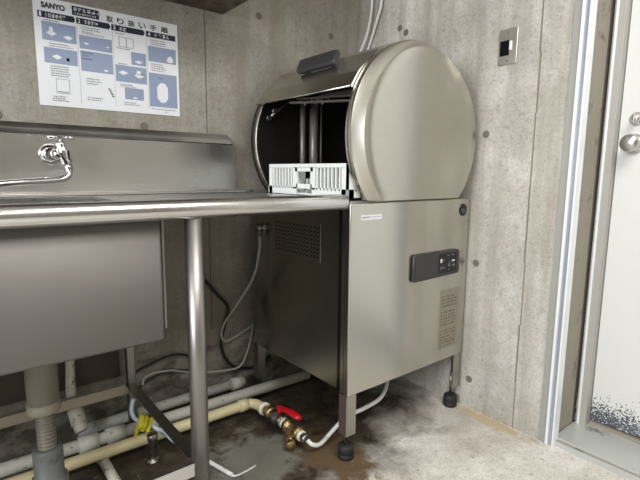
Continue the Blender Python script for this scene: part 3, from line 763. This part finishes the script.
def pxpoly(pts, lay=1):
    b = Q(M['paper']); b.prism([(UU(u), PZ1-v*PH) for u, v in pts], -0.0027-lay*0.0003, -0.0026, 'y'); b.build('diagram_icon', po)
def trayicon(u, v, s_=1.0):
    pxpoly([(u-0.04*s_, v), (u, v+0.028*s_), (u+0.04*s_, v), (u, v-0.022*s_)])
trayicon(0.125, 0.315); pxpoly([(0.105, 0.30), (0.115, 0.255), (0.135, 0.26), (0.14, 0.30)]); trayicon(0.245, 0.335, 0.9); trayicon(0.155, 0.53, 0.95)
trayicon(0.375, 0.36, 0.5); trayicon(0.505, 0.60, 0.5); trayicon(0.525, 0.365, 0.3)
trayicon(0.735, 0.465, 0.7); trayicon(0.625, 0.595, 0.9); trayicon(0.735, 0.61, 0.9); pxpoly([(0.715, 0.60), (0.72, 0.555), (0.745, 0.56), (0.75, 0.60)]); trayicon(0.70, 0.845, 0.45)
pxpoly([(0.925, 0.41), (0.93, 0.37), (0.95, 0.35), (0.965, 0.38), (0.965, 0.415), (0.94, 0.425)])
pxpoly([(0.853, 0.70), (0.875, 0.655), (0.905, 0.655), (0.925, 0.70), (0.925, 0.82), (0.905, 0.865), (0.875, 0.865), (0.853, 0.82)])
b = Q(M['ink2'])
def lines(u0, u1, v0, n_, step=0.024):
    for k_ in range(n_): glyphs(b, u0, u1-random.random()*0.06, v0+k_*step, v0+k_*step+0.0125, 0.0125, 0)
lines(0.075, 0.20, 0.195, 1); lines(0.10, 0.29, 0.405, 2, 0.022); lines(0.10, 0.24, 0.615, 5, 0.022); lines(0.10, 0.24, 0.90, 3, 0.02)
lines(0.345, 0.48, 0.20, 3, 0.022); lines(0.345, 0.53, 0.26, 1); lines(0.36, 0.49, 0.695, 3, 0.024); lines(0.36, 0.49, 0.88, 2, 0.022)
lines(0.585, 0.68, 0.20, 1); lines(0.585, 0.68, 0.345, 1); lines(0.595, 0.66, 0.50, 1); lines(0.60, 0.72, 0.71, 2, 0.018); lines(0.62, 0.74, 0.895, 2, 0.02)
lines(0.82, 0.95, 0.205, 3, 0.022); lines(0.82, 0.94, 0.455, 4, 0.022); lines(0.81, 0.97, 0.935, 1); lines(0.90, 0.97, 0.96, 1)
lines(0.34, 0.44, 0.445, 3, 0.03); lines(0.865, 0.915, 0.70, 5, 0.03); lines(0.86, 0.92, 0.595, 1)
def frame(u0, u1, v0, v1):
    t = 0.004
    pr(b, u0, u1, v0, v0+t); pr(b, u0, u1, v1-t, v1); pr(b, u0, u0+t*0.7, v0, v1); pr(b, u1-t*0.7, u1, v0, v1)
frame(0.135, 0.235, 0.735, 0.875); frame(0.605, 0.705, 0.235, 0.335); frame(0.655, 0.657, 0.24, 0.33); pr(b, 0.145, 0.225, 0.855, 0.863)
b.use(M['ink']); 
for q in range(5): pr(b, 0.515+q*0.006, 0.530+q*0.006, 0.775+q*0.018, 0.787+q*0.018)
pr(b, 0.225, 0.245, 0.53, 0.56); glyphs(b, 0.75, 0.765, 0.575, 0.60, 0.015, 0)
b.build('small_print', po)
b = Q(M['ink2'])
for u in (0.314, 0.562, 0.792): pr(b, u, u+0.0012, 0.20, 0.95)
b.build('column_rule', po)

# ------------------------------------------------------------------ switch plate on the side wall
s = thing('switch_plate', 'metal wall switch plate with a black empty opening on the right concrete wall', 'switch', (0, -0.777, 1.385))
b = Q(M['plate']); b.box(-0.006, -0.0005, -0.812, -0.742, 1.325, 1.445, 0.0025); b.build('cover_plate', s)
b = Q(M['black']); b.box(-0.0068, -0.0055, -0.783, -0.748, 1.355, 1.406); b.build('opening', s)
b = Q(M['alu']); b.box(-0.009, -0.0055, -0.792, -0.783, 1.372, 1.402, 0.001); b.build('toggle_edge', s)
for z in (1.338, 1.432):
    b = Q(M['nickel']); b.lathe((-0.0058, -0.777, z), (-1, 0, 0), [(0, 0.004), (0.0012, 0.003), (0.0013, 0.0005)], 10); b.build('screw', s)

# ------------------------------------------------------------------ plumbing under the sink
dr = thing('sink_drain', 'thick tan drain pipe with ribbed hose and slate grey collar under the sink', 'drain pipe', (-1.435, -0.33, 0))
dx, dy = -1.430, -0.335
b = Q(M['drain']); b.lathe((dx, dy, 0.325), (0, 0, 1), [(0, 0.034), (0.003, 0.038), (0.16, 0.0385), (0.2065, 0.0385)], 32); b.build('tailpiece', dr)
b = Q(M['drain']); b.lathe((dx, dy, 0.302), (0, 0, 1), [(0, 0.026), (0.002, 0.041), (0.026, 0.042), (0.029, 0.039), (0.031, 0.036)], 10); b.mats = [M['nutm']]; b.mats = [M['nutm']]; b.build('compression_nut', dr)
b = Q(M['drain'])
pf = []
for q in range(11): pf += [(q*0.0105, 0.017), (q*0.0105+0.003, 0.0235), (q*0.0105+0.0065, 0.0235), (q*0.0105+0.0095, 0.017)]
b.lathe((dx+0.001, dy, 0.196), (0, 0, 1), pf, 24); b.build('ribbed_hose', dr)
b = Q(M['dgrey']); b.lathe((dx+0.001, dy, 0.0), (0, 0, 1), [(0, 0.054), (0.03, 0.052), (0.036, 0.046), (0.105, 0.046), (0.108, 0.043), (0.112, 0.043), (0.115, 0.037), (0.190, 0.037), (0.198, 0.035), (0.199, 0.026), (0.200, 0.001)], 32); b.build('floor_collar', dr)
b = Q(M['dgrey']); b.tube([(dx-0.002, dy, 0.055), (dx-0.04, dy-0.03, 0.045), (dx-0.085, dy-0.075, 0.032)], 0.030, 20); b.build('floor_branch', dr)

# cream pipe from the left to the valve
b = Q(M['pcream']); b.tube([(-2.4, -0.202, 0.045), (-1.3, -0.202, 0.045), (-0.755, -0.205, 0.045), (-0.727, -0.210, 0.045), (-0.712, -0.228, 0.045), (-0.706, -0.262, 0.045), (-0.705, -0.285, 0.045)], 0.0195, 20)
b.lathe((-0.775, -0.205, 0.045), (1, 0, 0), [(0, 0.0195), (0.001, 0.023), (0.036, 0.023), (0.037, 0.0195)], 20)
cp_ = tag(b.build('water_pipe', origin=(-0.9, -0.2, 0.045)), 'cream yellow floor pipe that ends in an elbow at the red valve', 'pipe')
b = Q(M['tape']); b.lathe((-0.705, -0.270, 0.045), (0, -1, 0), [(0, 0.021), (0.002, 0.025), (0.012, 0.025), (0.014, 0.020)], 16); b.build('collar', cp_)
# white dirty pipe behind it with a gap at the drain and fittings
b = Q(M['pwhite']); b.tube([(-2.4, -0.108, 0.055), (-0.40, -0.150, 0.055)], 0.021, 20)
for x in (-1.32, -1.235): b.lathe((x, -0.131, 0.055), (1, 0, 0), [(0, 0.021), (0.001, 0.0265), (0.06, 0.0265), (0.061, 0.021)], 20)
tag(b.build('drain_pipe', origin=(-1.2, -0.12, 0.055)), 'grimy white pipe on the floor between the cream pipe and the wall', 'pipe')
b = Q(M['pgrey']); b.tube([(-1.30, -0.024, 0.048), (-0.66, -0.040, 0.056)], 0.0195, 20)
b.lathe((-0.72, -0.0385, 0.055), (1, -0.02, 0), [(0, 0.020), (0.001, 0.026), (0.05, 0.026), (0.051, 0.020)], 20)
tag(b.build('drain_pipe', origin=(-0.9, -0.05, 0.08)), 'weathered grey pipe lying against the foot of the poster wall', 'pipe')
# vertical riser
b = Q(M['pspeck']); b.tube([(-1.305, -0.036, 0.52), (-1.312, -0.036, 0.29), (-1.314, -0.037, 0.19), (-1.306, -0.070, 0.125), (-1.300, -0.098, 0.084)], [0.014, 0.014, 0.016, 0.021, 0.021], 18, 4)
b.lathe((-1.310, -0.056, 0.150), (0.08, -0.3, -0.6), [(0, 0.018), (0.001, 0.024), (0.055, 0.024), (0.056, 0.02)], 18)
tag(b.build('riser_pipe', origin=(-1.30, -0.08, 0.07)), 'speckled pale pipe rising up the wall behind the sink drain', 'pipe')
b = Q(M['pspeck']); b.tube([(-1.262, -0.160, 0.016), (-1.262, -0.29, 0.016), (-1.262, -0.52, 0.016)], 0.0155, 16)
b.lathe((-1.262, -0.165, 0.022), (0, -1, 0), [(0, 0.018), (0.001, 0.021), (0.03, 0.021), (0.031, 0.018)], 16)
tag(b.build('floor_pipe', origin=(-1.262, -0.3, 0.016)), 'short speckled pipe on the floor passing under the cream pipe', 'pipe')

# valve assembly in line with the cream pipe
va = thing('ball_valve', 'brass ball valve with red lever at the end of the cream floor pipe', 'valve', (-0.70, -0.42, 0.0))
z = 0.045
XV = -0.703
def vl(m, y, pf, n_=12): b = Q(m); b.lathe((XV, y, z), (0, -1, 0), pf, n_); return b
vl(M['nickel'], -0.282, [(0, 0.015), (0.050, 0.015), (0.052, 0.018), (0.058, 0.026), (0.090, 0.026), (0.096, 0.019), (0.100, 0.021), (0.118, 0.021), (0.119, 0.014)]).build('valve_body', va)
vl(M['brass'], -0.298, [(0, 0.0225), (0.028, 0.0225), (0.029, 0.014)], 6).build('hex_nipple', va)
b = Q(M['red'])
b.lathe((XV+0.004, -0.374, z+0.022), (0, 0, 1), [(0, 0.009), (0.016, 0.010), (0.017, 0.001)], 14)
pv = Vector((XV+0.006, -0.380, z+0.042)); dv = Vector((0.10, -1, 0.0)).normalized(); sv = Vector((dv.y, -dv.x, 0)).normalized()
rings = []
for t_, wd, th, up in ((-0.020, 0.008, 0.004, 0), (-0.012, 0.015, 0.006, 0), (0.012, 0.015, 0.006, 0.002), (0.045, 0.014, 0.008, 0.006), (0.088, 0.015, 0.009, 0.003), (0.102, 0.009, 0.006, 0.002)):
    c0 = pv+dv*t_+Vector((0, 0, up)); rings.append([c0+sv*wd*math.cos(a)+Vector((0, 0, th*math.sin(a))) for a in [k_*PI/5 for k_ in range(10)]])
b.ring_strip(rings); b.build('red_lever', va)
vl(M['tape'], -0.402, [(0, 0.014), (0.001, 0.0195), (0.015, 0.0195), (0.016, 0.014)], 14).build('tape_wrap', va)
b = vl(M['brass'], -0.419, [(0, 0.014), (0.001, 0.023), (0.018, 0.023), (0.020, 0.017), (0.062, 0.018), (0.064, 0.0235), (0.084, 0.0235), (0.085, 0.014)], 8)
b.tube([(XV, -0.440, z-0.002), (XV-0.026, -0.480, z-0.014), (XV-0.040, -0.505, z-0.020)], [0.015, 0.015, 0.014], 12)
b.lathe((XV-0.036, -0.498, z-0.018), (-0.5, -0.84, -0.2), [(0, 0.014), (0.001, 0.018), (0.018, 0.018), (0.019, 0.001)], 6)
b.build('strainer', va)
vl(M['tape'], -0.505, [(0, 0.013), (0.001, 0.0185), (0.014, 0.0185), (0.015, 0.012)], 14).build('tape_wrap', va)
vl(M['nickel'], -0.520, [(0, 0.012), (0.001, 0.0165), (0.020, 0.0165), (0.022, 0.010), (0.024, 0.008)], 8).build('hose_fitting', va)
b = Q(M['hosew']); b.tube([(-0.703, -0.548, 0.045), (-0.697, -0.565, 0.037), (-0.672, -0.568, 0.027), (-0.642, -0.560, 0.027), (-0.615, -0.550, 0.030), (-0.575, -0.560, 0.065), (-0.54, -0.565, 0.085), (-0.46, -0.572, 0.093), (-0.37, -0.566, 0.104), (-0.30, -0.53, 0.135), (-0.285, -0.50, 0.218)], 0.0075, 12, 6)
tag(b.build('water_hose', origin=(-0.65, -0.54, 0.012)), 'white hose from the brass strainer running under the dishwasher', 'hose')
# white tube lying on the floor in front, with silver end
b = Q(M['hosew']); b.tube([(-1.02, -0.30, 0.0075), (-0.993, -0.395, 0.0075), (-0.965, -0.505, 0.0075)], 0.0068, 12, 3)
ft = tag(b.build('floor_hose', origin=(-0.99, -0.4, 0.008)), 'thin white hose lying on the bare floor right of the round sink leg', 'hose')
b = Q(M['hosew']); b.tube([(-0.965, -0.505, 0.0075), (-0.958, -0.514, 0.006), (-0.925, -0.512, 0.004), (-0.88, -0.505, 0.004)], [0.005, 0.0035, 0.003, 0.003], 10, 3); b.build('bare_wire', ft)

# cables and thin hoses by the machine
def cord(name, label, cat, m, pts, r, group=None):
    b = Q(m); b.tube(pts, r, 10, 6); return tag(b.build(name, origin=pts[0]), label, cat, group)
cord('supply_hose', 'grey hose hanging from the fitting on the left side of the dishwasher', 'hose', M['hoseg'],
     [(-0.648, -0.158, 0.692), (-0.650, -0.160, 0.64), (-0.662, -0.135, 0.53), (-0.700, -0.080, 0.42), (-0.748, -0.045, 0.33), (-0.757, -0.035, 0.275), (-0.735, -0.03, 0.247), (-0.69, -0.03, 0.257), (-0.64, -0.028, 0.275), (-0.60, -0.028, 0.29)], 0.0048)
cord('grey_cable', 'pale grey cable sweeping along the wall behind the round sink leg to the machine', 'cable', M['hoseg'],
     [(-0.590, -0.012, 0.31), (-0.606, -0.012, 0.23), (-0.636, -0.018, 0.155), (-0.675, -0.03, 0.120), (-0.74, -0.03, 0.122), (-0.83, -0.035, 0.140), (-0.93, -0.06, 0.178), (-0.99, -0.09, 0.21), (-1.06, -0.11, 0.226), (-1.095, -0.11, 0.217), (-1.108, -0.13, 0.200)], 0.0042)
cord('power_cable', 'thick black cable looping down the wall beside the dishwasher', 'cable', M['cable'],
     [(-0.872, -0.004, 0.575), (-0.850, -0.012, 0.555), (-0.819, -0.012, 0.518), (-0.76, -0.013, 0.445), (-0.715, -0.014, 0.385), (-0.728, -0.015, 0.32), (-0.748, -0.015, 0.245), (-0.735, -0.017, 0.175), (-0.69, -0.018, 0.120), (-0.62, -0.018, 0.095), (-0.56, -0.018, 0.10), (-0.51, -0.018, 0.127)], 0.0062)
cord('black_wire', 'thin black wire along the wall foot just right of the rear sink leg', 'cable', M['cable'],
     [(-1.105, -0.03, 0.212), (-1.04, -0.02, 0.226), (-0.96, -0.016, 0.238), (-0.90, -0.016, 0.222), (-0.875, -0.016, 0.19), (-0.89, -0.016, 0.160), (-0.94, -0.016, 0.170), (-0.99, -0.016, 0.178), (-1.05, -0.018, 0.164), (-1.10, -0.03, 0.145)], 0.0045)
cord('blue_hose', 'short pale blue hose bent around the yellow tie under the sink', 'hose', M['hoseb'],
     [(-1.158, -0.190, 0.192), (-1.168, -0.196, 0.160), (-1.160, -0.200, 0.128), (-1.135, -0.202, 0.104), (-1.105, -0.212, 0.084), (-1.078, -0.250, 0.066), (-1.06, -0.285, 0.050), (-1.03, -0.33, 0.03)], 0.0072)
# yellow cloth tied round the blue hose and cream pipe
b = Q(M['yellow'])
ax = Vector((0.80, -0.15, -0.58)).normalized(); u_ = ax.cross(Vector((0, 1, 0.2))).normalized(); v_ = ax.cross(u_); c0 = Vector((-1.134, -0.203, 0.103))
pts = []
for k_ in range(28):
    a = k_/27*2*PI*1.9; pts.append(c0+ax*(-0.017+0.034*k_/27+0.004*math.sin(a*0.7))+(u_*math.cos(a)+v_*math.sin(a))*(0.0165+0.002*math.sin(k_*1.9)))
pts = [c0+ax*-0.010-u_*0.030+Vector((0, 0, -0.022))]+pts+[c0+ax*0.012+v_*0.028+Vector((0, 0, -0.014))]
b.tube(pts, [0.006]+[0.0085+0.0012*math.sin(q*2.3) for q in range(28)]+[0.006], 12, 3)
tag(b.build('yellow_tie', origin=(-1.135, -0.2, 0.1)), 'yellow cloth strip tied around the pale blue hose above the cream pipe', 'cloth')
# small metal stub on the floor under the sink
b = Q(M['nickel'])
b.lathe((-1.13, -0.278, 0.0), (0, 0, 1), [(0, 0.017), (0.006, 0.017), (0.008, 0.010), (0.026, 0.010), (0.028, 0.014), (0.078, 0.0145), (0.080, 0.017), (0.098, 0.017), (0.100, 0.012), (0.101, 0.001)], 14)
b.box(-1.150, -1.110, -0.285, -0.271, 0.0, 0.010, 0.002)
tag(b.build('anchor_fitting', origin=(-1.13, -0.278, 0)), 'upright shiny metal fitting on the floor in front of the cream pipe', 'fitting')
# two white tubes from above into the machine's back
g = 'white tubes hanging in the room corner'
cord('white_tube', 'left of two thin white tubes coming down in the wall corner behind the dishwasher', 'tube', M['hosew'],
     [(-0.045, -0.08, 2.495), (-0.030, -0.115, 1.95), (-0.028, -0.118, 1.72), (-0.030, -0.112, 1.63), (-0.036, -0.092, 1.55), (-0.044, -0.060, 1.48), (-0.05, -0.04, 1.40), (-0.05, -0.035, 1.0), (-0.05, -0.035, 0.62)], 0.0055, g)
cord('white_tube', 'right of two thin white tubes, crossing the other just above the dishwasher', 'tube', M['hosew'],
     [(-0.030, -0.22, 2.495), (-0.022, -0.178, 1.95), (-0.020, -0.170, 1.70), (-0.020, -0.145, 1.62), (-0.018, -0.112, 1.55), (-0.020, -0.082, 1.485), (-0.028, -0.055, 1.40), (-0.028, -0.045, 1.0), (-0.028, -0.045, 0.62)], 0.0058, g)
